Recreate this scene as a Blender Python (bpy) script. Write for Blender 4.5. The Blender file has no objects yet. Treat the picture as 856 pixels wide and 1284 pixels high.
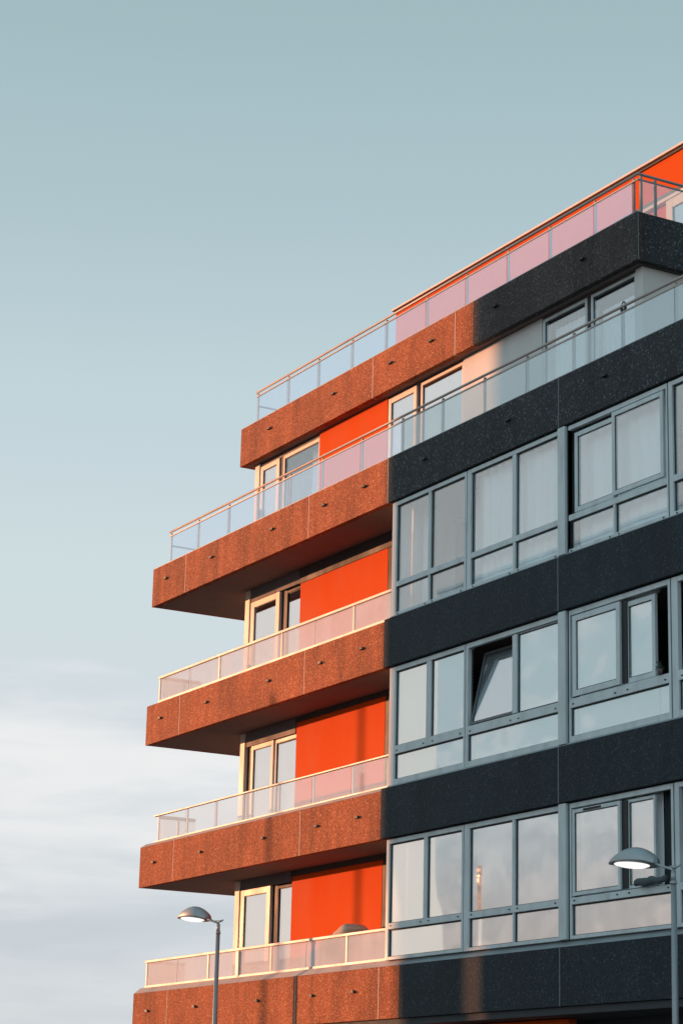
import bpy, bmesh, math, random
from mathutils import Vector, Matrix
random.seed(7)
scene = bpy.context.scene
C = scene.collection

# ------------------------------------------------------------------ helpers
class MB:
    """collects shapes into one bmesh"""
    def __init__(s): s.bm = bmesh.new()
    def box(s, x0, x1, y0, y1, z0, z1):
        v = [s.bm.verts.new((x, y, z)) for x in (x0, x1) for y in (y0, y1) for z in (z0, z1)]
        for f in ((0,1,3,2),(4,6,7,5),(0,4,5,1),(2,3,7,6),(0,2,6,4),(1,5,7,3)):
            s.bm.faces.new([v[i] for i in f])
        return s
    def poly(s, pts):
        s.bm.faces.new([s.bm.verts.new(p) for p in pts]); return s
    def prism(s, pts, axis, a0, a1):
        """extrude a polygon; axis 'x': pts are (y,z), axis 'y': pts are (x,z)"""
        mk = (lambda p, a: (a, p[0], p[1])) if axis == 'x' else (lambda p, a: (p[0], a, p[1]))
        A = [s.bm.verts.new(mk(p, a0)) for p in pts]; B = [s.bm.verts.new(mk(p, a1)) for p in pts]
        n = len(pts)
        s.bm.faces.new(A); s.bm.faces.new(B[::-1])
        for i in range(n): s.bm.faces.new([A[i], B[i], B[(i+1)%n], A[(i+1)%n]])
        return s
    def tube(s, path, r, n=10, r1=None):
        path = [Vector(p) for p in path]; rings = []
        for i, p in enumerate(path):
            d = (path[min(i+1, len(path)-1)] - path[max(i-1, 0)]).normalized()
            a = d.cross(Vector((0,0,1)) if abs(d.z) < .9 else Vector((1,0,0))).normalized(); b = d.cross(a)
            t = i/(len(path)-1); rr = r if r1 is None else r+(r1-r)*t
            rings.append([s.bm.verts.new(p + rr*(math.cos(2*math.pi*k/n)*a + math.sin(2*math.pi*k/n)*b)) for k in range(n)])
        for A, B in zip(rings, rings[1:]):
            for k in range(n): s.bm.faces.new([A[k], A[(k+1)%n], B[(k+1)%n], B[k]])
        s.bm.faces.new(rings[0][::-1]); s.bm.faces.new(rings[-1]); return s
    def loft(s, rings):
        R = [[s.bm.verts.new(p) for p in r] for r in rings]; n = len(R[0])
        for A, B in zip(R, R[1:]):
            for k in range(n): s.bm.faces.new([A[k], A[(k+1)%n], B[(k+1)%n], B[k]])
        s.bm.faces.new(R[0][::-1]); s.bm.faces.new(R[-1]); return s
    def build(s, name, m, parent=None, smooth=False, bevel=0):
        bmesh.ops.recalc_face_normals(s.bm, faces=s.bm.faces[:])
        me = bpy.data.meshes.new(name); s.bm.to_mesh(me); s.bm.free()
        me.materials.append(m)
        if smooth:
            for p in me.polygons: p.use_smooth = True
        o = bpy.data.objects.new(name, me); C.objects.link(o); o.parent = parent
        if bevel:
            b = o.modifiers.new('bevel', 'BEVEL'); b.width = bevel; b.segments = 2; b.limit_method = 'ANGLE'
        return o

def tag(o, label=None, cat=None, group=None, kind=None):
    for k, v in (('label', label), ('category', cat), ('group', group), ('kind', kind)):
        if v: o[k] = v
    return o
def empty(name, loc=(0,0,0), rz=0, parent=None):
    o = bpy.data.objects.new(name, None); C.objects.link(o); o.location = loc
    o.rotation_euler = (0,0,rz); o.parent = parent; o.empty_display_size = .3
    return o
def wavy(x0, x1, y, z0, z1, amp, wl, seed, drop=0.0):
    """hanging curtain: folds along x, slightly looser at the bottom"""
    rnd = random.Random(seed); mb = MB(); n = max(12, int((x1-x0)/wl*9)); ph = [rnd.uniform(0, 6.28) for _ in range(4)]
    cols = []
    for i in range(n+1):
        x = x0+(x1-x0)*i/n; col = []
        for j in range(7):
            t = j/6; z = z1+(z0-z1)*t
            w = math.sin(6.283*x/wl+ph[0]+1.6*math.sin(x*3.1+ph[1])+.25*t*math.sin(x*2+ph[2]))
            w += .35*math.sin(6.283*x/wl*2.3+ph[3])
            col.append(mb.bm.verts.new((x+.012*math.sin(t*2+ph[2]+x*5), y+amp*(.55+.45*t)*w, z)))
        cols.append(col)
    for a, b in zip(cols, cols[1:]):
        for j in range(6): mb.bm.faces.new([a[j], b[j], b[j+1], a[j+1]])
    return mb

# ------------------------------------------------------------------ materials
def mat(name):
    m = bpy.data.materials.new(name); m.use_nodes = True
    nt = m.node_tree; b = nt.nodes['Principled BSDF']; return m, nt, b
def N(nt, t, **kw):
    n = nt.nodes.new(t)
    for k, v in kw.items():
        if k in n.inputs.keys(): n.inputs[k].default_value = v
        else: setattr(n, k, v)
    return n
def ramp(nt, src, stops, interp='LINEAR'):
    r = nt.nodes.new('ShaderNodeValToRGB'); r.color_ramp.interpolation = interp; e = r.color_ramp.elements
    while len(e) < len(stops): e.new(.5)
    for el, (p, c) in zip(e, stops): el.position = p; el.color = (c[0], c[1], c[2], 1) if not isinstance(c, (int, float)) else (c, c, c, 1)
    nt.links.new(src, r.inputs[0]); return r
def mixc(nt, f, a, b, blend='MIX'):
    n = nt.nodes.new('ShaderNodeMix'); n.data_type = 'RGBA'; n.blend_type = blend
    for sock, v in ((n.inputs[0], f), (n.inputs[6], a), (n.inputs[7], b)):
        if hasattr(v, 'links') or isinstance(v, bpy.types.NodeSocket): nt.links.new(v, sock)
        elif isinstance(v, (int, float)): sock.default_value = v
        else: sock.default_value = (*v, 1)
    return n.outputs[2]

def aggregate(name, dark, mid, light, fleck, stain=.5, scale=21., rough=.72, flecks=.06):
    """exposed-aggregate concrete: pebbles of several colours in a matrix, streaked by rain"""
    m, nt, b = mat(name); L = nt.links.new
    tc = N(nt, 'ShaderNodeTexCoord')
    vo = N(nt, 'ShaderNodeTexVoronoi', Scale=scale, Randomness=1.0); L(tc.outputs['Object'], vo.inputs['Vector'])
    sp = N(nt, 'ShaderNodeSeparateColor'); L(vo.outputs['Color'], sp.inputs[0])
    peb = ramp(nt, sp.outputs[0], [(0, dark), (.42, mid), (.72, mid), (.93, light), (1, light)])
    fl = ramp(nt, sp.outputs[1], [(0, 0), (1-flecks*1.3, 0), (1-flecks, 1), (1, 1)])
    c = mixc(nt, fl.outputs[0], peb.outputs[0], fleck)
    # a finer second layer of grit
    v2 = N(nt, 'ShaderNodeTexVoronoi', Scale=scale*2.3); L(tc.outputs['Object'], v2.inputs['Vector'])
    s2 = N(nt, 'ShaderNodeSeparateColor'); L(v2.outputs['Color'], s2.inputs[0])
    g2 = ramp(nt, s2.outputs[2], [(0, .5), (.6, 1.0), (1, 1.5)])
    c = mixc(nt, .7, c, g2.outputs[0], 'MULTIPLY')
    # rain streaks and blotches
    mp = N(nt, 'ShaderNodeMapping'); mp.inputs['Scale'].default_value = (2.6, 2.6, .35); L(tc.outputs['Object'], mp.inputs[0])
    n1 = N(nt, 'ShaderNodeTexNoise', Scale=1.0, Detail=5.0, Roughness=.62); L(mp.outputs[0], n1.inputs['Vector'])
    st = ramp(nt, n1.outputs[0], [(.3, 1-stain), (.5, .93), (.72, 1.12)])
    c = mixc(nt, 1.0, c, st.outputs[0], 'MULTIPLY')
    n2 = N(nt, 'ShaderNodeTexNoise', Scale=.9, Detail=4.0); L(tc.outputs['Object'], n2.inputs['Vector'])
    bl = ramp(nt, n2.outputs[0], [(.3, .78), (.7, 1.15)])
    c = mixc(nt, .8, c, bl.outputs[0], 'MULTIPLY')
    L(c, b.inputs['Base Color']); b.inputs['Roughness'].default_value = rough
    b.inputs['Specular IOR Level'].default_value = .3
    bp = N(nt, 'ShaderNodeBump', Strength=.55, Distance=.012); L(vo.outputs['Distance'], bp.inputs['Height']); bp.invert = True
    L(bp.outputs[0], b.inputs['Normal'])
    return m

def paint(name, col, rough=.5, var=.12, metal=0., scale=2.5, streak=True, spec=.5):
    m, nt, b = mat(name); L = nt.links.new
    tc = N(nt, 'ShaderNodeTexCoord'); mp = N(nt, 'ShaderNodeMapping')
    mp.inputs['Scale'].default_value = (1, 1, .3) if streak else (1, 1, 1); L(tc.outputs['Object'], mp.inputs[0])
    n1 = N(nt, 'ShaderNodeTexNoise', Scale=scale, Detail=6.0, Roughness=.6); L(mp.outputs[0], n1.inputs['Vector'])
    r = ramp(nt, n1.outputs[0], [(.25, 1-var*1.6), (.5, 1.0), (.75, 1+var*.7)])
    c = mixc(nt, 1.0, col, r.outputs[0], 'MULTIPLY')
    L(c, b.inputs['Base Color'])
    rr = ramp(nt, n1.outputs[0], [(.2, rough*.8), (.8, min(1, rough*1.25))]); L(rr.outputs[0], b.inputs['Roughness'])
    b.inputs['Metallic'].default_value = metal; b.inputs['Specular IOR Level'].default_value = spec
    return m

def glass(name, refl, tint=(.95,.97,.98), rough=.02, milk=0., milkcol=(.85,.88,.9), reflcol=(.93,.96,1), grime=True):
    """see-through pane: straight transmission, a reflection that grows at grazing angles, and an optional milky layer"""
    m, nt, b = mat(name); L = nt.links.new; nt.nodes.remove(b); out = nt.nodes['Material Output']
    tr = N(nt, 'ShaderNodeBsdfTransparent'); tr.inputs[0].default_value = (*tint, 1)
    gl = N(nt, 'ShaderNodeBsdfGlossy', Roughness=rough); gl.inputs[0].default_value = (*reflcol, 1)
    lw = N(nt, 'ShaderNodeLayerWeight', Blend=.35)
    f = N(nt, 'ShaderNodeMapRange'); f.inputs[1].default_value = 0; f.inputs[2].default_value = 1
    f.inputs[3].default_value = refl*.72; f.inputs[4].default_value = min(1, refl*1.9); L(lw.outputs['Facing'], f.inputs[0])
    fin = f.outputs[0]
    mx = N(nt, 'ShaderNodeMixShader')
    base = tr.outputs[0]
    if milk:
        tc = N(nt, 'ShaderNodeTexCoord'); n1 = N(nt, 'ShaderNodeTexNoise', Scale=1.3, Detail=5.0); L(tc.outputs['Object'], n1.inputs['Vector'])
        r = ramp(nt, n1.outputs[0], [(.3, milk*.82), (.7, min(1, milk*1.15))])
        df = N(nt, 'ShaderNodeBsdfDiffuse'); df.inputs[0].default_value = (*milkcol, 1)
        tl = N(nt, 'ShaderNodeBsdfTranslucent'); tl.inputs[0].default_value = (*milkcol, 1)
        m1 = N(nt, 'ShaderNodeMixShader'); m1.inputs[0].default_value = .15; L(df.outputs[0], m1.inputs[1]); L(tl.outputs[0], m1.inputs[2])
        m2 = N(nt, 'ShaderNodeMixShader'); L(r.outputs[0], m2.inputs[0]); L(tr.outputs[0], m2.inputs[1]); L(m1.outputs[0], m2.inputs[2])
        base = m2.outputs[0]
    if grime:
        tc = N(nt, 'ShaderNodeTexCoord'); n3 = N(nt, 'ShaderNodeTexNoise', Scale=.8, Detail=2.0); L(tc.outputs['Object'], n3.inputs['Vector'])
        bp = N(nt, 'ShaderNodeBump', Strength=.012, Distance=.05); L(n3.outputs[0], bp.inputs['Height']); L(bp.outputs[0], gl.inputs['Normal'])
    L(fin, mx.inputs[0]); L(base, mx.inputs[1]); L(gl.outputs[0], mx.inputs[2]); L(mx.outputs[0], out.inputs[0])
    return m

def cloth(name, col, trans=.35):
    m, nt, b = mat(name); L = nt.links.new; nt.nodes.remove(b); out = nt.nodes['Material Output']
    tc = N(nt, 'ShaderNodeTexCoord'); n1 = N(nt, 'ShaderNodeTexNoise', Scale=60., Detail=3.0); L(tc.outputs['Object'], n1.inputs['Vector'])
    r = ramp(nt, n1.outputs[0], [(.3, .93), (.7, 1.03)]); c = mixc(nt, 1.0, col, r.outputs[0], 'MULTIPLY')
    d = N(nt, 'ShaderNodeBsdfDiffuse'); t = N(nt, 'ShaderNodeBsdfTranslucent'); L(c, d.inputs[0]); L(c, t.inputs[0])
    mx = N(nt, 'ShaderNodeMixShader'); mx.inputs[0].default_value = trans; L(d.outputs[0], mx.inputs[1]); L(t.outputs[0], mx.inputs[2]); L(mx.outputs[0], out.inputs[0])
    return m

BROWN = aggregate('brown_aggregate', (.20,.046,.016), (.37,.086,.027), (.55,.165,.06), (.66,.30,.15), .45, 58., .8, .025)
DUSK  = aggregate('shaded_aggregate', (.012,.0135,.0155), (.027,.030,.034), (.050,.055,.06), (.13,.135,.14), .45, 44., .75, .04)  # aggregate darkened and blued: the cast shade is put into its colour
DUSKB = aggregate('half_shaded_aggregate', (.022,.016,.016), (.046,.034,.033), (.085,.06,.055), (.18,.14,.13), .45, 44., .75, .04)  # brown aggregate dimmed, top-deck shade painted into the colour
GREY  = aggregate('shaded_grey_granite', (.006,.012,.016), (.011,.022,.030), (.019,.031,.040), (.046,.066,.08), .3, 44., .7, .03)  # dark bay stone, with shade past the shadow edge put into its colour
SEAL  = paint('joint_sealant', (.62,.46,.38), .8)
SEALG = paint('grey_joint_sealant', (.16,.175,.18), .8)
SOFF  = paint('painted_soffit', (.23,.17,.155), .8, .14, 0, 1.2, False, .2)
ORANGE= paint('orange_panel', (.66,.078,.006), .7, .06, 0, 1.1, True, .05)
DARKB = paint('dark_brown_board', (.022,.017,.016), .65)
LINT  = paint('grey_lintel', (.12,.10,.10), .7)
ALU   = paint('aluminium_frame', (.52,.555,.555), .5, .16, .0, 4.)
WHITE = paint('white_frame', (.70,.55,.44), .5, .08)
RAILC = paint('cream_rail', (.60,.44,.35), .45, .08)
RAILT = paint('tan_handrail', (.38,.30,.26), .4, .1)
RAILD = paint('grey_rail', (.22,.23,.235), .4, .1)
PANELG= paint('pale_panel', (.55,.52,.49), .6, .06, 0, 1.2)
RUBB  = paint('black_gasket_and_strip', (.012,.013,.014), .6)
DARKI = paint('dark_interior', (.035,.038,.042), .8)
PALEI = paint('pale_interior', (.72,.74,.75), .8)
COPE  = paint('coping', (.42,.33,.29), .6, .2)
SILLG = paint('grey_sill', (.24,.26,.265), .5, .15)
GL_RAIL = glass('rail_glass', .3, (.93,.95,.98), .06, .02, (.7,.86,.95), (.74,.88,1))
GL_RAIL2 = glass('grey_rail_glass', .17, (.84,.90,.91), .06, .22, (.52,.62,.67), (.8,.93,1))
GL_CLEAR= glass('clear_rail_glass', .2, (.93,.96,.97), .03, .10)
GL_FROST= glass('frosted_rail_glass', .03, (.86,.88,.89), .02, .52, (.90,.88,.90))
GL_FROST2=glass('thin_frosted_rail_glass', .03, (.86,.90,.92), .02, .42, (.88,.92,.96))
GL_WIN  = glass('window_glass', .2, (.97,.985,.99), .015, reflcol=(.82,.93,1))
GL_DOOR = glass('door_glass', .66, (.8,.84,.85), .01)
GL_WIND = glass('misted_window_glass', .46, (.97,.985,.99), .015, .22, (.90,.95,.95), reflcol=(.84,.94,.97))
GL_WINE = glass('frosted_window_glass', .50, (.97,.985,.99), .02, .24, (.95,.94,.92), reflcol=(.90,.95,.97))
GL_TILT = glass('tilted_window_glass', .40, (.84,.90,.92), .015, .2, (.8,.84,.85))
SASHD = paint('dark_sash', (.10,.11,.115), .5)
GL_MILK = glass('milky_window_glass', .36, (.93,.95,.95), .05, .75, (.86,.88,.88))
CURT  = cloth('sheer_curtain', (.88,.90,.90), .1)
BLIND = cloth('white_blind', (.88,.90,.90), .06)
STRIP = cloth('warm_glow_cloth', (.95,.85,.75), .8)  # warm translucent stand-in for sunlit edges
DCURT = cloth('dark_curtain', (.055,.062,.068), .15)

# ------------------------------------------------------------------ the building
B = empty('apartment_building')
tag(B, 'modern apartment block with brown aggregate balconies, orange panels and grey window bands', 'apartment building')

TOP = {'A': 15.88, 'B': 13.21, 'C': 10.30, 'D': 7.40, 'E': 4.50}
BOT = {'A': 15.067, 'B': 12.40, 'C': 9.49, 'D': 6.59, 'E': 3.66}
XR = 21.5                                                       # right-hand end of the built stretch
J = [0, 1.556, 6.75, 9.605, 14.76, 20.0]                        # panel joints along the facade

def panel_row(par, xs, y, zb, zt, m, seal, th=.12, name='parapet_panel'):
    for a, b in zip(xs, xs[1:]):
        MB().box(a+(.0005 if a == 10.95 else .012) if a != xs[0] else a, b-(.0005 if b == 10.95 else .012) if b != xs[-1] else b, y, y+th, zb, zt).build(name, m(a) if callable(m) else m, par, bevel=.006)
    for a in xs[1:-1]:
        sl = seal(a) if callable(seal) else seal
        if sl is None: continue
        MB().box(a-.012, a+.012, y+.004, y+th-.01, zb+.003, zt-.003).build('panel_joint', sl, par)
def spouts(par, pts, y, z):
    for x in pts:
        mb = MB()                                               # short half-round drain spout with a dark mouth
        n = 8; r = .062
        mb.prism([(x+r*math.cos(math.pi*k/n), z+.045*math.sin(math.pi*k/n)) for k in range(n+1)], 'y', y-.05, y+.02)
        mb.build('drain_spout', RUBB, par)

def balcony(key, x0, x1, y, xs, spx, mode, depth):
    p = MB().box(x0+.02, x1-(.125 if key == 'A' else 0), y+.10, depth, BOT[key]+.002, BOT[key]+.22).build('balcony', SOFF, B)
    panel_row(p, xs, y, BOT[key], TOP[key], lambda a: DUSK if key == 'B' and a > 9 else DUSKB if key == 'A' and a > 10.5 else BROWN, lambda a: None if a == 10.95 else SEALG if a > 10.5 else SEAL)  # shade-coloured panels begin where the cast shadow begins
    # end wall of the tray
    MB().box(x0, x0+.12, y+.122, depth, BOT[key]+.001, TOP[key]).build('end_panel', BROWN, p, bevel=.006)
    spouts(p, spx, y, {'A':15.545,'B':12.87,'C':9.94,'D':7.025,'E':4.12}[key])
    return p

bC = balcony('C', 0, 9.6, 0, [0,1.556,6.75,9.6], [.7,2.8,5.4,7.39,8.86], 0, 3.0)
bD = balcony('D', 0, 9.6, 0, [0,1.556,6.75,9.6], [.69,2.8,5.4,7.4,8.83], 0, 3.0)
bE = balcony('E', 0, 10.26, 0, [0,1.556,6.75,9.605,10.26], [.71,2.82,5.37,7.39,8.81], 0, 3.0)  # last brown panel ends on the shadow edge, not at a real joint
bB = balcony('B', 0, XR, 0, [0,1.556,6.75,9.605,14.76,20.0,XR], [.68,2.78,5.35,7.37,8.83,10.85,13.39,16.0,18.6], 0, 3.0)
bA = balcony('A', 2.109, 15.662, .875, [2.109,7.482,10.338,10.95,15.662], [3.4,6.03,8.17,9.58,11.67,14.22], 0, 9.5)  # extra split laid on the shadow edge, shade-coloured panel beyond it
# side of the top deck, turning back into depth
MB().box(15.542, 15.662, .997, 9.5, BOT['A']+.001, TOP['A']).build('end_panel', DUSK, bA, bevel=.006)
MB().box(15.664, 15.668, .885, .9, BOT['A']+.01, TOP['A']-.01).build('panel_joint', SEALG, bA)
# sloping copings along the lower parapets
for key, p, h, yin, x1 in (('C', bC, .035, .08, 9.6), ('D', bD, .075, .11, 9.6), ('E', bE, .115, .14, 10.26)):
    z = TOP[key]
    MB().prism([(.004, z+.001), (yin, z+h), (yin+.06, z+h), (yin+.06, z+.001)], 'x', .004, x1-.002).build('coping', COPE, p)
for key, p in (('A', bA), ('B', bB)):
    z = TOP[key]; y = .875 if key == 'A' else 0
    x0, x1 = (2.115, 15.655) if key == 'A' else (.006, XR)
    MB().box(x0, x1, y+.006, y+.115, z+.001, z+.012).build('coping', SILLG, p)

# spandrels under the window bands
for key in 'CDE':
    xs = [9.603 if key != 'E' else 10.262, 14.76, 20.0, XR]
    z0, z1 = BOT[key], TOP[key]+(.03 if key != 'E' else .0)
    y = -.018 if key != 'E' else 0.0
    s = MB().box(xs[0]+.02, XR, .12, 9.5, BOT[key]+.01, BOT[key]+.24).build('spandrel', SOFF, B)
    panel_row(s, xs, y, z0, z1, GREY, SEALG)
    if key == 'E':
        MB().prism([(.003, z1+.001), (.12, z1+.10), (.2, z1+.10), (.2, z1+.001)], 'x', xs[0], XR).build('sill', SILLG, s)
    else:
        MB().prism([(-.004, z1+.001), (.06, z1+.05), (.2, z1+.05), (.2, z1+.001)], 'x', xs[0]+.13, XR).build('sill', SILLG, s)

# walls behind
w = MB()
w.box(2.38, 2.52, 1.28, 9.5, 0, 15.06)                           # left end wall
w.box(2.52, XR, 9.3, 9.5, 0, 15.06)
w.build('outer_wall', PANELG, B)
w = MB(); w.box(9.74, XR, 1.5, 1.6, 0, 12.38); w.box(2.53, 9.6, 3.2, 3.3, 0, 15.0); w.box(9.75, 15.3, 3.21, 3.3, 13.2, 15.05)
w.box(9.6, 9.74, 1.32, 3.2, 0, 12.3)
w.box(2.53, 15.3, 1.3, 3.2, 13.0, 13.2)
w.build('interior_wall', DARKI, B)

# loggia fronts (C, D, E) set back one metre: post, glazed door, orange panel, dark board
def door_unit(name, x0, x1, z0, z1, y, m, fw=.06, gl=GL_DOOR, dep=.06, par=None, handle=False, sill=True, top=None):
    """one glazed leaf: frame of four members with the pane set in it"""
    top = top or fw
    mb = MB().box(x0, x0+fw, y, y+dep, z0, z1).box(x1-fw, x1, y, y+dep, z0, z1)
    mb.box(x0+fw, x1-fw, y+.001, y+dep-.001, z1-top, z1-.001).box(x0+fw, x1-fw, y+.001, y+dep-.001, z0+.001, z0+fw)
    o = mb.build(name, m, par or B, bevel=.004)
    MB().box(x0+fw-.01, x1-fw+.01, y+dep*.45, y+dep*.45+.012, z0+fw-.01, z1-top+.01).build('window_pane', gl, o)
    # thin black gasket round the pane
    g = MB(); a, b, c, d, t, yy = x0+fw, x1-fw, z0+fw, z1-top, .012, y+dep*.45-.006
    g.box(a, a+t, yy, yy+.005, c, d).box(b-t, b, yy, yy+.005, c, d).box(a+t, b-t, yy, yy+.005, d-t, d).box(a+t, b-t, yy, yy+.005, c, c+t)
    g.build('gasket_or_dark_gap', RUBB, o)
    if handle:
        MB().box(x0+.015, x0+.045, y-.05, y-.002, z0+1.0, z0+1.18).build('handle', RUBB, o)
    return o

for key, up, headz, lint in (('C', 'B', 12.13, 12.11), ('D', 'C', 9.20, 9.30), ('E', 'D', 6.40, 6.44)):
    z0, zc = TOP[key]-.62, BOT[up]
    MB().box(2.36, 2.56, .98, 1.26, z0, zc-.002).build('corner_post', WHITE, B, bevel=.01)
    # lintel over the glazed part and over the panel
    MB().box(2.562, 4.62, 1.0, 1.2, headz, zc-.002).build('lintel', LINT, B)
    MB().box(4.625, 9.70, .985, 1.2, lint if key == 'C' else zc-.10, zc-.003).build('lintel', DARKB, B)
    pz = (lint if key == 'C' else zc-.10)
    MB().box(4.66, 7.965, 1.0, 1.2, z0, pz-.002).build('orange_panel', ORANGE, B, bevel=.004)
    MB().box(7.97, 9.70, 1.006, 1.2, z0, pz-.002).build('board_panel', DARKB, B)
    if key == 'D':
        door_unit('glazed_door', 2.78, 3.70, z0, headz-.002, 1.02, WHITE, .085)
        door_unit('glazed_door', 3.70, 4.655, z0, headz-.002, 1.05, WHITE, .075)
        MB().box(2.562, 2.775, 1.05, 1.15, z0, headz-.002).build('door_jamb', DARKB, B)
    else:
        door_unit('glazed_door', 2.58, 3.80, z0, headz-.002, 1.0, WHITE, .15, handle=True, top=.12)
        MB().box(3.803, 3.99, 1.06, 1.15, z0, headz-.002).build('door_jamb', DARKB, B)
        door_unit('window', 3.993, 4.655, z0, headz-.03, 1.05, DARKB if key == 'C' else LINT, .05)

# set-back storey between the two top decks
z0, z1 = 12.9, 15.06
MB().box(2.40, 2.60, 1.08, 1.28, z0, z1-.002).build('corner_post', WHITE, B, bevel=.01)
door_unit('glazed_door', 2.603, 3.42, z0, 14.98, 1.1, WHITE, .12, top=.10, handle=True)
MB().box(3.423, 3.58, 1.13, 1.2, z0, 14.98).build('door_jamb', DARKB, B)
door_unit('window', 3.583, 5.09, z0, 14.98, 1.11, WHITE, .05, gl=GL_WIN, top=.07)
MB().box(2.60, 5.09, 1.12, 1.25, 14.982, z1-.002).build('lintel', LINT, B)
MB().box(5.10, 7.70, 1.09, 1.25, z0, z1-.002).build('orange_panel', ORANGE, B, bevel=.004)
door_unit('glazed_door', 7.705, 8.70, z0, 15.02, 1.1, WHITE, .10)
MB().box(8.703, 8.84, 1.14, 1.2, z0, 15.02).build('door_jamb', DARKB, B)
door_unit('window', 8.843, 10.28, z0, 15.02, 1.11, WHITE, .055)
MB().box(7.705, 10.28, 1.12, 1.25, 15.022, z1-.002).build('lintel', LINT, B)
MB().box(10.285, 12.72, 1.095, 1.25, z0, z1-.002).build('pale_panel', PANELG, B, bevel=.004)
door_unit('window', 12.725, 13.98, z0, 15.02, 1.11, ALU, .055, gl=GL_WIN)
MB().box(13.983, 14.09, 1.13, 1.2, z0, 15.02).build('door_jamb', DARKB, B)
door_unit('window', 14.093, 15.31, z0, 15.02, 1.11, ALU, .05, gl=GL_WIN)
MB().box(12.725, 15.31, 1.12, 1.25, 15.022, z1-.002).build('lintel', LINT, B)
MB().box(15.315, 15.50, 1.09, 2.0, z0, z1-.002).build('corner_post', PANELG, B, bevel=.008)
MB().box(15.33, 15.47, 2.003, 9.2, z0, z1-.002).build('side_wall', DARKI, B)

# penthouse on the roof
ph = MB().box(4.36, 15.45, 3.2, 9.4, 15.3, 18.20).build('penthouse_wall', ORANGE, B)
MB().box(4.30, 15.6, 3.12, 9.5, 18.25, 18.29).build('roof', WHITE, B, bevel=.006)
MB().box(4.33, 15.55, 3.17, 9.4, 18.20, 18.249).build('dark_roof_strip', RUBB, B)  # plain black strip under the roof slab
MB().box(12.0, 15.44, 3.12, 3.198, 17.42, 17.50).build('lintel', LINT, ph)  # dark box just above the head rail
MB().box(12.0, 15.44, 3.10, 3.198, 17.36, 17.417).build('head_rail', WHITE, ph)
door_unit('glazed_door', 13.50, 15.2, 15.9, 17.355, 3.12, WHITE, .17)

# ground floor: recessed shopfront below the first-floor band
gf = MB(); gf.box(2.5, XR, 1.1, 1.3, 0, 3.62).build('shopfront_wall', DARKI, B)
MB().box(2.5, XR, .05, 1.1, 3.55, 3.655).build('shopfront_soffit', DARKI, B)
MB().box(10.3, 14.2, .55, .70, 3.22, 3.54).build('warm_glow_fascia', ORANGE, B, bevel=.01)  # orange colour stands in for the warm glow below the band

# ------------------------------------------------------------------ bands of windows
def frame_bars(bars, m, name, par, y0, y1):
    mb = MB()
    for k, (a, b, c, d) in enumerate(bars): mb.box(a, b, y0+.0007*k, y1+.0007*k, c, d)
    return mb.build(name, m, par, bevel=.004)
def pane(par, x0, x1, z0, z1, y, m):
    e = .012
    MB().box(x0-e, x1+e, y, y+.01, z0-e, z1+e).build('window_pane', m, par)
    g = MB(); t = .017; yy = y-.008
    g.box(x0, x0+t*1.5, yy, yy+.006, z0, z1).box(x0+t*1.5, x1-t, yy, yy+.006, z1-t*1.4, z1).box(x1-t*.7, x1, yy, yy+.006, z0, z1-t*1.4).box(x0+t*1.5, x1-t*.7, yy, yy+.006, z0, z0+t*.7)
    g.build('gasket_or_dark_gap', RUBB, par)  # gasket thickened at left and top to paint the frame's shadow gap

ROWS = {'C': dict(b=10.355, l0=10.43, l1=10.85, t=10.97, u=12.285, h=12.375),
        'D': dict(b=7.455, l0=7.57, l1=7.97, t=8.135, u=9.37, h=9.468),
        'E': dict(b=4.602, l0=4.665, l1=5.085, t=5.21, u=6.475, h=6.568)}
BAYS = [(9.72, 12.08), (12.105, 14.70), (14.96, 17.42), (17.45, 19.95)]
def bay(row, i, lowsplit, gx, upper='fixed'):
    gl = low = {'C': GL_WIN, 'D': GL_WIND, 'E': GL_WINE}[row]
    R = ROWS[row]; x0, x1 = BAYS[i]; (a0, a1), (b0, b1) = gx; y0, y1 = .045, .115
    a0 -= .03; b1 += .03; a1 += .02; b0 -= .02
    R = dict(R); R['l0'] -= .012; R['l1'] += .012; R['t'] -= .014; R['u'] += .02
    bars = [(x0, a0, R['b'], R['h']), (b1, x1, R['b'], R['h']), (a0, b1, R['u'], R['h']), (a0, b1, R['b'], R['l0'])]
    bars.append((a0, b1, R['l1'], R['t']))
    if upper == 'fixed': bars.append((a1, b0, R['t'], R['u']))
    m0, m1 = a1+.015, b0-.015
    if lowsplit: bars.append((m0, m1, R['l0'], R['l1']))
    w = frame_bars(bars, ALU, 'window', B, y0, y1)
    # screw heads and drain slots along the transom and sill
    for x in (a0+.06, a1-.08, b0+.06, b1-.10):
        z = (R['l1']+.045) if row != 'C' else R['b']+.02
        MB().box(x, x+.035, y0-.006, y0-.0005, z, z+.02).build('screw_cap', RUBB, w)
    for (c0, c1) in (((a0, m0), (m1, b1)) if lowsplit else ((a0, b1),)):
        pane(w, c0, c1, R['l0'], R['l1'], .085, low)
    if upper == 'fixed':
        pane(w, a0, a1, R['t'], R['u'], .085, gl); pane(w, b0, b1, R['t'], R['u'], .085, gl)
    return w
def sash(par, x0, x1, z0, z1, y, fw, gl, m=ALU, tilt=None):
    s = door_unit('sash', x0, x1, z0, z1, y, m, fw, gl, .045, par)
    if tilt:
        piv = Vector((0, y, z0)); M = Matrix.Translation(piv) @ Matrix.Rotation(tilt, 4, 'X') @ Matrix.Translation(-piv)
        s.matrix_local = M
    return s

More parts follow.
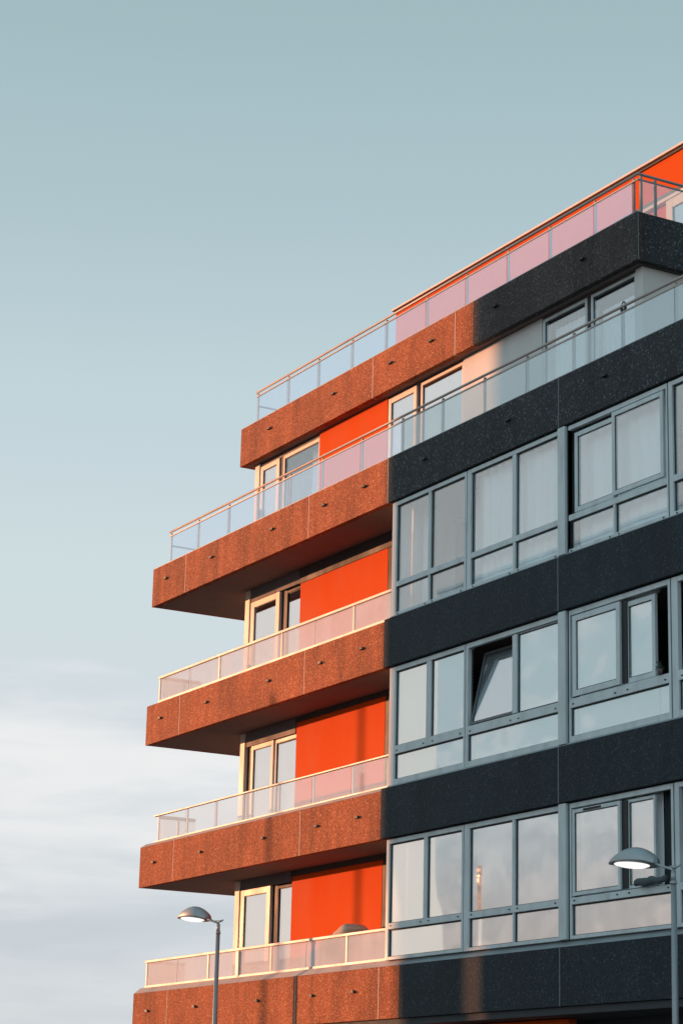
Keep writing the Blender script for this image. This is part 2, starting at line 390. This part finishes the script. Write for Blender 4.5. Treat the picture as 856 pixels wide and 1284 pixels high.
# third band (C)
bay('C', 0, True, ((9.89,10.87),(10.99,11.99)))
bay('C', 1, True, ((12.25,13.40),(13.54,14.67)))
w = bay('C', 2, True, ((14.99,16.06),(16.18,17.36)), 'open')
sash(w, 15.08, 16.13, 10.975, 12.24, .075, .075, GL_WIN)
sash(w, 16.10, 17.34, 10.985, 12.283, .028, .07, GL_WIN)
bay('C', 3, True, ((17.57,18.62),(18.75,19.82)))
# second band (D)
bay('D', 0, False, ((9.94,10.88),(11.06,12.01)))
w = bay('D', 1, False, ((12.20,13.44),(13.56,14.66)), 'open')
frame_bars([(13.44, 13.56, ROWS['D']['t'], ROWS['D']['u'])], ALU, 'mullion', w, .046, .116)
pane(w, 13.56, 14.66, ROWS['D']['t'], ROWS['D']['u'], .085, GL_WIND)
sash(w, 12.22, 13.43, 8.14, 9.365, .06, .04, GL_TILT, SASHD, -math.radians(12.5))
w = bay('D', 2, False, ((15.02,16.15),(16.35,17.34)), 'open')
sash(w, 15.06, 16.24, 8.14, 9.368, .035, .09, GL_WIND)
sash(w, 16.30, 17.01, 8.14, 9.34, .09, .075, GL_WIND)
MB().box(16.243, 16.372, .072, .088, 8.15, 9.36).build('gasket_or_dark_gap', RUBB, w)  # black strip standing in for the dark gap between the sashes
w = bay('D', 3, False, ((17.62,18.6),(18.75,19.8)), 'open')
sash(w, 17.75, 18.7, 8.14, 9.36, .07, .06, GL_WIND); sash(w, 18.62, 19.79, 8.141, 9.361, .03, .06, GL_WIND)
# first band (E)
bay('E', 0, False, ((9.84,10.87),(11.01,12.0)))
w = bay('E', 1, True, ((12.28,13.43),(13.54,14.65)))
w = bay('E', 2, False, ((15.03,16.16),(16.34,17.34)), 'open')
sash(w, 15.035, 16.20, 5.215, 6.47, .04, .055, GL_WINE)
sash(w, 16.30, 16.96, 5.215, 6.47, .09, .045, GL_WINE)
MB().box(16.203, 16.338, .072, .088, 5.225, 6.46).build('gasket_or_dark_gap', RUBB, w)  # same black stand-in for the dark gap, lowest band
MB().box(15.32, 15.75, .030, .038, 6.425, 6.455).build('vent_slot', RUBB, w)
w = bay('E', 3, False, ((17.58,18.6),(18.75,19.8)), 'open')
sash(w, 18.62, 19.79, 5.215, 6.47, .03, .06, GL_WINE)
# columns between the bays and the glazed flank of the first bay
for row in 'CDE':
    R = ROWS[row]
    MB().box(14.735, 14.925, .0, .16, R['b']+.002, R['h']+.01).build('window_column', ALU, B, bevel=.006)
    MB().box(17.422, 17.448, .06, .16, R['b'], R['h']).build('window_column', RUBB, B)
    MB().box(14.705, 14.733, .06, .16, R['b'], R['h']).build('window_column', RUBB, B)
    MB().box(14.927, 14.957, .05, .16, R['b'], R['h']).build('window_column', RUBB, B)
    MB().box(12.082, 12.103, .07, .16, R['b'], R['h']).build('window_column', RUBB, B)
    s = MB().box(9.73, 9.77, .118, .40, R['b'], R['h']).box(9.73, 9.77, .43, .74, R['b'], R['h']).box(9.73, 9.77, .77, 1.3, R['b'], R['h'])
    s = s.build('side_screen', PALEI, B)
    for y in ((.40, .43), (.74, .77)):
        MB().box(9.745, 9.755, y[0], y[1], R['l0']+.1, R['u']-.35).build('sun_glow_strip', STRIP, s)  # translucent strips added to glow like sunlit door edges

# ------------------------------------------------------------------ balcony railings
def railing(y, zb, zt, posts, x0, x1, style, gm, pm, hm, back=None):
    r = 0
    if style == 'tube':
        r = MB().tube([(x0-.02, y, zt), (x1+.02, y, zt)], .023, 10).build('railing', hm, B, True)
        MB().box(x0, x1, y-.012, y+.012, zt-.105, zt-.083).build('top_rail', hm, r)
        zg0, zg1 = zb+.02, zt-.106
    else:
        hh = .047 if style == 'framed' else .03
        r = MB().box(x0-.02, x1+.02, y-.03, y+.03, zt-hh, zt).build('railing', hm, B, bevel=.006)
        bh = .04 if style == 'framed' else .022
        MB().box(x0, x1, y-.022, y+.022, zb+.004, zb+.004+bh).build('bottom_rail', hm, r)
        zg0, zg1 = zb+.004+bh, zt-hh
    for k, x in enumerate(posts):
        if style == 'tube':
            MB().box(x-.016, x+.016, y+.014, y+.05, zb+.003, zt-.024).build('post', hm if k % 2 else pm, r)
        elif style == 'framed':
            wd = .022 if k % 2 == 0 else .016
            MB().box(x-wd, x+wd, y-.012 if k % 2 == 0 else y+.012, y+.028, zg0, zg1).build('post', pm, r)
        else:
            MB().box(x-.022, x+.022, y+.016, y+.05, zg0, zg1).build('post', ALU, r)
    for a, b in zip(posts, posts[1:]):
        MB().box(a+.012, b-.012, y-.004, y+.006, zg0, zg1).build('glass_panel', GL_RAIL2 if (style == 'tube' and y < .5 and a > 9) else gm, r)
    if back:                                                     # end return running back to the wall
        xe, yw = back
        if style == 'tube':
            MB().tube([(xe, y+.03, zt-.30), (xe, yw, zt-.30)], .018).build('return_rail', pm, r, True)
            MB().box(xe-.016, xe+.016, yw-.3, yw-.27, zb, zt-.1).build('post', pm, r)
            MB().box(xe-.01, xe+.01, y+.06, yw, zb+.06, zb+.08).build('return_rail', pm, r)
        else:
            MB().box(xe-.02, xe+.02, y+.05, yw, zt-.07, zt-.002).build('return_rail', pm, r)
            MB().box(xe-.005, xe+.005, y+.05, yw, zb+.05, zt-.08).build('glass_panel', gm, r)
            MB().box(xe-.016, xe+.016, yw-.4, yw-.36, zb, zt-.08).build('post', pm, r)
    return r
pA = [2.63,3.95,5.2,6.52,7.80,9.24,10.57,11.88,13.14,14.41,15.45]
rA = railing(.95, TOP['A'], 16.555, pA, 2.63, 15.6, 'tube', GL_RAIL, RAILD, RAILT, (2.66, 2.6))
# the side of the top deck
MB().tube([(15.6,.95,16.553),(15.6,8.0,16.553)], .023, 10).build('handrail', RAILD, rA, True)
MB().box(15.588, 15.612, .97, 8.0, 16.45, 16.472).build('top_rail', RAILD, rA)
for y in (.99, 1.27, 2.6, 4.0, 5.4): MB().box(15.575, 15.61, y, y+.04, TOP['A']+.003, 16.52).build('post', RAILD, rA)
for a, b in ((1.03, 1.27), (1.31, 2.6), (2.64, 4.0)): MB().box(15.594, 15.604, a, b, 15.9, 16.45).build('glass_panel', GL_CLEAR, rA)
pB = [.59,1.88,3.25,4.47,5.8,7.05,8.5,9.91,11.22,12.51,13.76,15.04,16.31,17.6,18.9,20.2]
railing(.08, TOP['B'], 13.905, pB, .59, XR, 'tube', GL_RAIL, RAILD, RAILT, (.62, 1.6))
pC = [.38,1.75,3.10,4.4,5.68,6.96,8.36,9.64]
railing(.10, 10.33, 10.875, pC, .36, 9.66, 'framed', GL_FROST2, RAILC, RAILC, (.42, 1.0))
pD = [.46,1.78,3.05,4.32,5.62,6.92,8.33,9.50]
railing(.14, 7.475, 8.03, pD, .36, 9.66, 'slim', GL_CLEAR, RAILC, RAILC, (.42, 1.0))
pE = [.20,1.60,2.95,4.2,5.49,6.80,8.23,9.50]
rE = railing(.18, 4.61, 5.15, pE, .16, 9.70, 'framed', GL_FROST, RAILC, RAILC, (.22, 1.0))
MB().box(4.16, 4.26, .14, .22, 4.63, 5.09).build('post', RAILC, rE)
# ------------------------------------------------------------------ curtains and blinds, each hung inside its own window
def curtain(label, x0, x1, z0, z1, y=.26, amp=.04, wl=.24, m=CURT, cat='curtain', name='curtain'):
    if name == 'curtain': o = wavy(x0, x1, y, z0, z1, amp, wl, hash((round(x0*100), round(z0*100))) % 9999).build(name, m, None, True)
    elif name == 'venetian_blind':
        mb = MB(); n = int((z1-z0)/.05)
        for k in range(n):
            z = z0+k*.05
            mb.poly([(x0, y+.03, z), (x1, y+.03, z), (x1, y-.01, z+.044), (x0, y-.01, z+.044)])
        mb.box(x0, x1, y, y+.04, z1-.005, z1+.03)
        o = mb.build(name, m)
    else:
        mb = MB().box(x0, x1, y, y+.004, z0, z1).tube([(x0, y+.02, z1+.02), (x1, y+.02, z1+.02)], .03).tube([(x0, y+.002, z0), (x1, y+.002, z0)], .011)
        o = mb.build(name, m)
    tag(o, label, cat); return o
curtain('narrow white sheer curtain at the left edge of the see-through upper corner window', 9.80, 10.15, 10.40, 12.34, .62)
curtain('short white sheer curtain in the right pane of the see-through upper corner window', 11.25, 12.02, 10.40, 12.34, .75)
curtain('wide finely pleated white sheer curtain in the second upper-band window, left of the column', 12.16, 14.69, 10.40, 12.34)
curtain('white sheer curtain with broad folds behind the upper window just right of the column', 14.98, 17.38, 10.40, 12.34, .27, .03, .33)
curtain('white curtain cut off by the right edge of the photo on the upper window band', 17.5, 19.9, 10.40, 12.34, .27, .03, .25)
curtain('white venetian blind lowered in the corner window of the middle window band', 9.85, 12.05, 7.52, 9.42, .2, m=BLIND, cat='blind', name='venetian_blind')
curtain('white roller blind behind the fixed right pane beside the tilted open window', 13.42, 14.69, 7.52, 9.40, .20, m=BLIND, cat='blind', name='roller_blind')
curtain('low white blind along the lower pane beneath the tilted open window', 12.14, 13.415, 7.5, 8.04, .22, m=BLIND, cat='blind', name='roller_blind')
curtain('white roller blind behind the sliding window with a black gap in the middle band', 14.98, 16.90, 7.52, 9.40, .22, m=BLIND, cat='blind', name='roller_blind')
curtain('plain white curtain in the lowest-band window left of the column', 12.16, 14.69, 4.63, 6.52, .25, .04, .27)
curtain('white curtain in the lowest-band window behind the right street lamp head', 14.98, 16.93, 4.63, 6.52, .25, .04, .36)
curtain('dark grey pleated curtain in the open part of the window behind the right lamp arm', 16.95, 17.40, 5.2, 6.54, .28, .03, .13, DCURT)
curtain('low white blind along the lower pane behind the right lamp post', 16.94, 19.9, 4.63, 5.12, .24, m=BLIND, cat='blind', name='roller_blind')
curtain('low white blind along the lower pane at the right edge of the middle band', 16.94, 19.9, 7.5, 8.04, .24, m=BLIND, cat='blind', name='roller_blind')
curtain('long white draped curtain in the top-storey window next to the orange panel', 4.35, 5.07, 12.95, 14.95, 1.38, .03, .16)
curtain('white sheer curtain in the top-storey window beside the pale wall panel', 12.77, 13.96, 12.95, 14.88, 1.34, .02, .14)
curtain('white sheer curtain in the top-storey window beside the grey end column', 14.12, 15.29, 12.95, 14.80, 1.34, .02, .14)
for o in [o for o in bpy.data.objects if o.name.split('.')[0] in ('curtain','venetian_blind','roller_blind')]:
    o['group'] = 'curtains and blinds behind the windows'

# ------------------------------------------------------------------ small things on the building
# folded garden lounger leaning behind the glass of the first-floor balcony
PAD = cloth('beige_canvas', (.58,.42,.32), .1); 
lo = empty('garden_lounger', (6.70, .62, 3.71)); tag(lo, 'folded garden lounger with rounded beige cushion leaning above the lowest balcony rail', 'lounger')
ang = math.radians(17)
def lp(u, v, w=0): return (u*math.cos(ang)-v*math.sin(ang)-.75, w, u*math.sin(ang)+v*math.cos(ang)+.93)
rings = []; PADS = 24                                            # cushion: thin at the foot, plump and rounded at the head
for k in range(PADS):
    t = k/(PADS-1); u = 1.97*t; th = .05+.09*t*t; wd = .26
    if t > .93: q = (t-.93)/.07; th *= math.sqrt(max(.02, 1-q*q)); wd -= .05*q*q
    ring = []
    for j in range(16):
        a_ = 2*math.pi*j/16; c_, s_ = math.cos(a_), math.sin(a_)
        ring.append(lp(u, .07+th*math.copysign(abs(s_)**.6, s_), wd*math.copysign(abs(c_)**.45, c_)))
    rings.append(ring)
MB().loft(rings).build('cushion', PAD, lo, True)
for w_ in (-.22, .22):
    MB().tube([lp(.1,-.02,w_), lp(1.75,-.02,w_)], .018).build('side_bar', RUBB, lo, True)
    MB().tube([lp(1.15,-.03,w_), (lp(1.15,-.03,w_)[0]-.25, w_, .0)], .016).build('leg', WHITE, lo, True)
    MB().tube([lp(.15,-.03,w_), (lp(.15,-.03,w_)[0]+.1, w_, .0)], .016).build('leg', WHITE, lo, True)

# rolled cloth on the transom of the lowest band, beside the lamp post
mb = MB(); rings = []
for k in range(15):
    t = k/14; x = 16.62+.68*t; r = .062*(.72+.28*math.sin(math.pi*min(1, t*1.4)))*(1+.09*math.sin(k*1.9))
    rings.append([(x, -.005+r*.9*math.cos(2*math.pi*j/12), 5.265+r*math.sin(2*math.pi*j/12)+.01*math.sin(k)) for j in range(12)])
mb.loft(rings); tag(mb.build('rolled_cloth', cloth('grey_cloth', (.10,.115,.12), .05), None, True), 'rolled dark grey cloth lying on the window ledge beside the right lamp post', 'cloth')

# clamp on the handrail of the upper terrace
cl = MB()
cl.tube([(16.36+.045*math.cos(t), .08, 13.915+.055*math.sin(t)) for t in [k*math.pi/8 for k in range(9)]], .011, 8)
cl.box(16.30, 16.33, .065, .095, 13.83, 13.925).box(16.39, 16.42, .065, .095, 13.82, 13.925)
tag(cl.build('rail_clamp', RUBB), 'small black clamp hooked over the grey handrail of the upper terrace', 'clamp')
# little pot on the ledge of the open window
pot = empty('potted_plant', (17.20, .03, 8.13)); tag(pot, 'tiny potted plant on the ledge of the black open gap in the middle band', 'plant')
MB().tube([(0,0,.0),(0,0,.075)], .03, 10, .042).build('pot', paint('clay_pot', (.10,.07,.06), .8), pot, True)
mb = MB()
for k in range(40):
    a, h, r = random.uniform(0,6.28), random.uniform(.07,.17), random.uniform(.0,.06)
    p = Vector((r*math.cos(a), r*math.sin(a), h)); d = Vector((random.uniform(-1,1),random.uniform(-1,1),random.uniform(-.5,1))).normalized()*.025; e = d.orthogonal().normalized()*.011
    mb.poly([p-d, p+e, p+d, p-e])
mb.build('foliage', paint('leaf', (.03,.055,.03), .6), pot)

# ------------------------------------------------------------------ street lamps
POLE = paint('galvanised_pole', (.27,.285,.29), .45, .12, .35)
SHELL= paint('lamp_shell', (.33,.345,.35), .42, .1, .25)
lens_m, nt, b = mat('lit_lens'); b.inputs['Base Color'].default_value = (.9,.88,.86,1)
b.inputs['Emission Color'].default_value = (1,.96,.92,1); b.inputs['Emission Strength'].default_value = 1.1
def lamp(label, loc, h):
    L0 = empty('street_lamp', loc); tag(L0, label, 'street lamp', 'street lamps along the pavement')
    MB().tube([(0,0,0),(0,0,.9)], .085, 14, .08).build('base', POLE, L0, True)
    MB().tube([(0,0,.88),(0,0,h-.22)], .055, 14, .037).build('pole', POLE, L0, True)
    MB().tube([(0,0,h-.27),(0,0,h-.235)], .047, 14).build('collar', SHELL, L0, True)
    MB().tube([(0,0,h-.235),(0,0,h-.10)], .036, 12, .030).build('spigot', SHELL, L0, True)
    ca, sa = math.cos(HEAD), math.sin(HEAD)
    TW = math.tan(math.radians(13))
    def W(s, w, z): return (s*ca - w*sa, s*sa + w*ca, z + w*TW*min(1, max(0, (s-.15)*5)))        # s along the arm, w across
    # two-blade arm meeting the pole in a saddle with a short tail
    for w_ in (-.03, .03):
        MB().tube([W(.30, w_*1.2, h+.02), W(.16, w_, h-.03), W(.02, w_*.5, h-.075), W(-.02, w_*.3, h-.12)], .017, 8).build('arm', SHELL, L0, True)
    MB().tube([W(.06, 0, h-.055), W(-.05, 0, h-.05), W(-.11, 0, h-.028)], .026, 8, .012).build('saddle', SHELL, L0, True)
    # dome: flat-bottomed teardrop
    rings = []; n = 18
    for k in range(17):
        t = k/16; s = .24 + .73*t
        wd = .165*math.sin(math.pi*min(1, (t*.93+.07)**.8))**.7 + .012 if t < 1 else .012
        ht = .205*math.sin(math.pi*min(1,(t*.9+.09)**.85))**.85 + .008
        zb = h + .05*(t)                                    # the head tips up towards its end
        ring = []
        for j in range(n):
            a = math.pi*j/(n-1); ring.append(W(s, wd*math.cos(a), zb + ht*math.sin(a)))
        ring += [W(s, -wd*.5, zb-.012), W(s, wd*.5, zb-.012)]
        rings.append(ring)
    hd = MB().loft(rings).build('lamp_head', SHELL, L0, True)
    MB().tube([W(.235,0,h+.03), W(.285,0,h+.035)], .052, 12, .062).build('neck', POLE, hd, True)
    es = hd.modifiers.new('edges', 'EDGE_SPLIT'); es.split_angle = math.radians(50)
    mb = MB(); ctr = .62; pts = []; low = []
    for k in range(28):
        a = 2*math.pi*k/28; s = ctr+.265*math.cos(a)-.0; w_ = .115*math.sin(a); t = (s-.24)/.73; z = h+.05*t-.014
        pts.append(W(s, w_, z)); low.append(W(ctr+(s-ctr)*.75, w_*.75, z-.022))
    A = [mb.bm.verts.new(p) for p in pts]; Bq = [mb.bm.verts.new(p) for p in low]
    for k in range(28): mb.bm.faces.new([A[k], A[(k+1)%28], Bq[(k+1)%28], Bq[k]])
    mb.bm.faces.new(Bq)
    mb.build('lens', lens_m, hd, True)
    return L0
HEAD = math.radians(90+113)                                      # both heads reach along the street, away from the pole
lamp('lit grey street lamp with sunlit dome, in front of the lower left balcony', (5.42, -.87, 0), 5.53)
lamp('lit grey street lamp in shadow, in front of the window band at lower right', (18.5, -.80, 0), 5.30)

# ------------------------------------------------------------------ ground and the street, with unseen shadow casters across it
ASPH = paint('asphalt', (.05,.05,.052), .9, .25, 0, 8., False); PAVE = paint('paving', (.20,.19,.18), .85, .2, 0, 5., False); EARTH = paint('earth', (.09,.085,.07), .95, .3, 0, .3, False)
tag(MB().poly([(-3000,-3000,-.13),(3000,-3000,-.13),(3000,3000,-.13),(-3000,3000,-.13)]).build('ground', EARTH), kind='structure')
tag(MB().poly([(-200,-15,-.125),(200,-15,-.125),(200,-4,-.125),(-200,-4,-.125)]).build('road', ASPH), kind='structure')
tag(MB().box(-200,200,-4,12,-.128,0).build('pavement', PAVE), kind='structure')
tag(MB().box(-200,200,-21.5,-15,-.129,-.003).build('far_pavement', PAVE), kind='structure')
SUNX, SUNZ = 1.55, .20                                           # sideways and downward travel of the light per metre of depth
T = 22.0
GAP = (12.28, 12.55, 4.6, 12.552, 3.60)                          # gaps shaped to let a sun slit onto the facade: slot from/to/top, arch to/top (where the light lands)
def cast(x, z, y=0): return (x-SUNX*(T+y), z+SUNZ*(T+y))
nb = empty('neighbour_shadow_block', (-10, -T, 0))  # unseen block, outline shaped to cast the facade's shadow edge
tag(nb, 'unseen block across the street, shaped to shade the right facade and mirrored to brighten windows', 'shadow-casting block')
NB = paint('sky_bounce_mirror', (.96,.91,.87), .06, .02, 1.0, .3)  # mirror finish added to bounce sky into the opposite windows
_n = NB.node_tree; _z = N(_n, 'ShaderNodeTexCoord'); _s = N(_n, 'ShaderNodeSeparateXYZ'); _n.links.new(_z.outputs['Object'], _s.inputs[0])
_mr = N(_n, 'ShaderNodeMapRange'); _mr.inputs[1].default_value = 7.5; _mr.inputs[2].default_value = 12.5; _n.links.new(_s.outputs[2], _mr.inputs[0])
_cr = ramp(_n, _mr.outputs[0], [(0, (1.0,.74,.62)), (.35, (1.0,.82,.74)), (1, (.95,.93,.91))])      # copper tint added low down to warm the lowest windows
_n.links.new(_cr.outputs[0], _n.nodes['Principled BSDF'].inputs['Base Color'])
_t = N(_n, 'ShaderNodeTexCoord'); _x = N(_n, 'ShaderNodeTexNoise', Scale=.16, Detail=3.0)
_n.links.new(_t.outputs['Object'], _x.inputs['Vector']); _b = N(_n, 'ShaderNodeBump', Strength=.5, Distance=.9); _n.links.new(_x.outputs[0], _b.inputs['Height']); _n.links.new(_b.outputs[0], _n.nodes['Principled BSDF'].inputs['Normal'])
prof = [cast(9.62,20), cast(9.60,6.2), cast(9.72,5.6), cast(10.12,5.0), cast(10.22,3.5)]
prof = [(x+10, z) for x, z in prof]
topz = cast(0, 16.18, .875)[1]-.12
dep = 9.0; zlow = GAP[4]+SUNZ*T+SUNZ*dep; zmid = GAP[2]+SUNZ*T+SUNZ*dep
gx = [g-SUNX*T+10 for g in (GAP[0], GAP[1], GAP[3])]
sh = SUNX*dep
mb = MB()
def plan(pts, za, zb):                                           # plan polygon extruded upwards
    A = [mb.bm.verts.new((x, y, za)) for x, y in pts]; Q = [mb.bm.verts.new((x, y, zb)) for x, y in pts]
    mb.bm.faces.new(A); mb.bm.faces.new(Q)
    for i in range(len(pts)): mb.bm.faces.new([A[i], A[(i+1)%len(pts)], Q[(i+1)%len(pts)], Q[i]])
e0 = prof[-1][0]; e1 = prof[1][0]
# lower block: two wings with a slot cut along the sun direction
mb.prism([(e0, 0), (gx[0], 0), (gx[0], zmid), (prof[1][0], zmid)] + [p for p in prof[1:] if p[1] < zmid], 'y', -.02, 0)
plan([(e0, -.022), (gx[0]-.03, -.022), (gx[0]-sh, -dep), (e0-sh*.98, -dep)], 0, zmid-.9)
plan([(gx[2], 0), (16, 0), (16, -dep), (gx[2]-sh, -dep)], 0, zlow)
plan([(gx[1], 0), (16, 0), (16, -dep), (gx[1]-sh, -dep)], zlow+.002, zmid)
plan([(e1, 0), (16, 0), (16, -dep), (e1-sh*.98, -dep)], zmid+.002, topz)
mb.build('wall', NB, nb)  # walls of the unseen shadow-casting block
MB().box(e1-.1, 16.1, -dep, .03, topz+.002, topz+.12).build('roof', NB, nb)  # top of the unseen shadow-casting block
mast = MB().tube([(0,0,0),(0,0,12.7)], .06, 12, .045).build('flag_mast', WHITE, None, True)
mast.location = (5.58-SUNX*15, -15.0, 0); tag(mast, 'white flag mast standing by the kerb across the street', 'mast')

# ------------------------------------------------------------------ light
sd = Vector((SUNX, 1.0, -SUNZ)).normalized()                     # travel direction of sunlight
sun = bpy.data.lights.new('sun', 'SUN'); sun.energy = 6.0; sun.angle = math.radians(.4); sun.color = (1.0,.42,.195)
so = bpy.data.objects.new('sun', sun); C.objects.link(so); so.rotation_euler = sd.to_track_quat('-Z', 'Y').to_euler(); so.location = (-40,-30,30)

W = bpy.data.worlds.new('World'); scene.world = W; W.use_nodes = True; nt = W.node_tree; L = nt.links.new
out = nt.nodes['World Output']; bg = nt.nodes['Background']
sky = N(nt, 'ShaderNodeTexSky'); sky.sky_type = 'NISHITA'; sky.sun_disc = False
sky.sun_elevation = math.atan(SUNZ/math.hypot(SUNX, 1)); sky.sun_rotation = math.atan2(-SUNX, -1.0)
sky.altitude = 0; sky.air_density = 1.0; sky.dust_density = .6; sky.ozone_density = 1.5
bg.inputs[1].default_value = .07; L(sky.outputs[0], bg.inputs[0])
tc = N(nt, 'ShaderNodeTexCoord'); sx = N(nt, 'ShaderNodeSeparateXYZ'); L(tc.outputs['Generated'], sx.inputs[0])
grad = ramp(nt, sx.outputs[2], [(0,(.58,.63,.67)), (.09,(.61,.67,.72)), (.15,(.70,.75,.79)), (.20,(.67,.75,.79)), (.245,(.64,.755,.775)), (.28,(.60,.71,.755)), (.32,(.555,.69,.73)), (.385,(.46,.595,.645)), (.47,(.375,.52,.56)), (.62,(.27,.42,.48)), (1,(.19,.32,.40))])
# thin cloud streaks low in the sky
at = N(nt, 'ShaderNodeMath', operation='ARCTAN2'); L(sx.outputs[0], at.inputs[0]); L(sx.outputs[1], at.inputs[1])
cmb = N(nt, 'ShaderNodeCombineXYZ'); L(at.outputs[0], cmb.inputs[0])
mz = N(nt, 'ShaderNodeMath', operation='MULTIPLY'); L(sx.outputs[2], mz.inputs[0]); mz.inputs[1].default_value = 4.5; L(mz.outputs[0], cmb.inputs[1])
n1 = N(nt, 'ShaderNodeTexNoise', Scale=5.5, Detail=7.0, Roughness=.55, Distortion=.5); L(cmb.outputs[0], n1.inputs['Vector'])
n2 = N(nt, 'ShaderNodeTexNoise', Scale=14., Detail=6.0, Roughness=.6); L(cmb.outputs[0], n2.inputs['Vector'])
cf = ramp(nt, n1.outputs[0], [(.36, 0), (.55, 1)])
n0 = N(nt, 'ShaderNodeTexNoise', Scale=4.0, Detail=5.0, Roughness=.55); L(cmb.outputs[0], n0.inputs['Vector'])
wz = N(nt, 'ShaderNodeMath', operation='MULTIPLY_ADD'); L(n0.outputs[0], wz.inputs[0]); wz.inputs[1].default_value = .16
wz0 = N(nt, 'ShaderNodeMath', operation='SUBTRACT'); L(sx.outputs[2], wz0.inputs[0]); wz0.inputs[1].default_value = .08; L(wz0.outputs[0], wz.inputs[2])
band = ramp(nt, wz.outputs[0], [(.02, .5), (.09, .35), (.12, .85), (.168, 1.0), (.18, .8), (.20, .0)])
mf = N(nt, 'ShaderNodeMath', operation='MULTIPLY'); L(cf.outputs[0], mf.inputs[0]); L(band.outputs[0], mf.inputs[1])
c1 = mixc(nt, mf.outputs[0], grad.outputs[0], (.89,.895,.90))
df = ramp(nt, n2.outputs[0], [(.45, 0), (.7, .5)])
low = ramp(nt, sx.outputs[2], [(.0, .8), (.10, 1.0), (.14, .2), (.18, 0)])
mf2 = N(nt, 'ShaderNodeMath', operation='MULTIPLY'); L(df.outputs[0], mf2.inputs[0]); L(low.outputs[0], mf2.inputs[1])
c2 = mixc(nt, mf2.outputs[0], c1, (.59,.635,.68))
# warmer and paler towards the sun, close to the horizon
dotn = N(nt, 'ShaderNodeVectorMath', operation='DOT_PRODUCT'); L(tc.outputs['Generated'], dotn.inputs[0]); dotn.inputs[1].default_value = tuple(-sd)
# sky half facing the windows boosted to lift the light on the facade
fr = N(nt, 'ShaderNodeVectorMath', operation='DOT_PRODUCT'); L(tc.outputs['Generated'], fr.inputs[0]); fr.inputs[1].default_value = (.1, -.98, .15)
frr = ramp(nt, fr.outputs['Value'], [(-.25+.25, (1,1,1)), (.8, (1.6,1.8,1.9))])
c2 = mixc(nt, 1.0, c2, frr.outputs[0], 'MULTIPLY')
glow = ramp(nt, dotn.outputs['Value'], [(.7, 0), (.93, .35), (1, .9)])
c3 = mixc(nt, glow.outputs[0], c2, (.95,.82,.74))
bg2 = N(nt, 'ShaderNodeBackground'); L(c3, bg2.inputs[0]); bg2.inputs[1].default_value = 1.0
ms = N(nt, 'ShaderNodeMixShader'); ms.inputs[0].default_value = .94; L(bg.outputs[0], ms.inputs[1]); L(bg2.outputs[0], ms.inputs[2]); L(ms.outputs[0], out.inputs[0])

# ------------------------------------------------------------------ camera
cd = bpy.data.cameras.new('camera'); cam = bpy.data.objects.new('camera', cd); C.objects.link(cam); scene.camera = cam
yaw, pitch, roll = 1.0610163, .27234634, .02437912
f = Vector((-math.sin(yaw)*math.cos(pitch), math.cos(yaw)*math.cos(pitch), math.sin(pitch)))
r = Vector((math.cos(yaw), math.sin(yaw), 0)); u = r.cross(f)
r2 = math.cos(roll)*r + math.sin(roll)*u; u2 = -math.sin(roll)*r + math.cos(roll)*u
M = Matrix((r2, u2, -f)).transposed().to_4x4(); M.translation = (42.4413, -19.2593, 1.5931); cam.matrix_world = M
cd.sensor_fit = 'VERTICAL'; cd.sensor_height = 36; cd.lens = 2865.742/1284*36; cd.clip_end = 6000; cd.clip_start = .1

scene.view_settings.view_transform = 'Standard'; scene.view_settings.look = 'None'; scene.view_settings.exposure = 0
scene.render.engine = 'CYCLES'
scene.cycles.max_bounces = 10; scene.cycles.transparent_max_bounces = 16
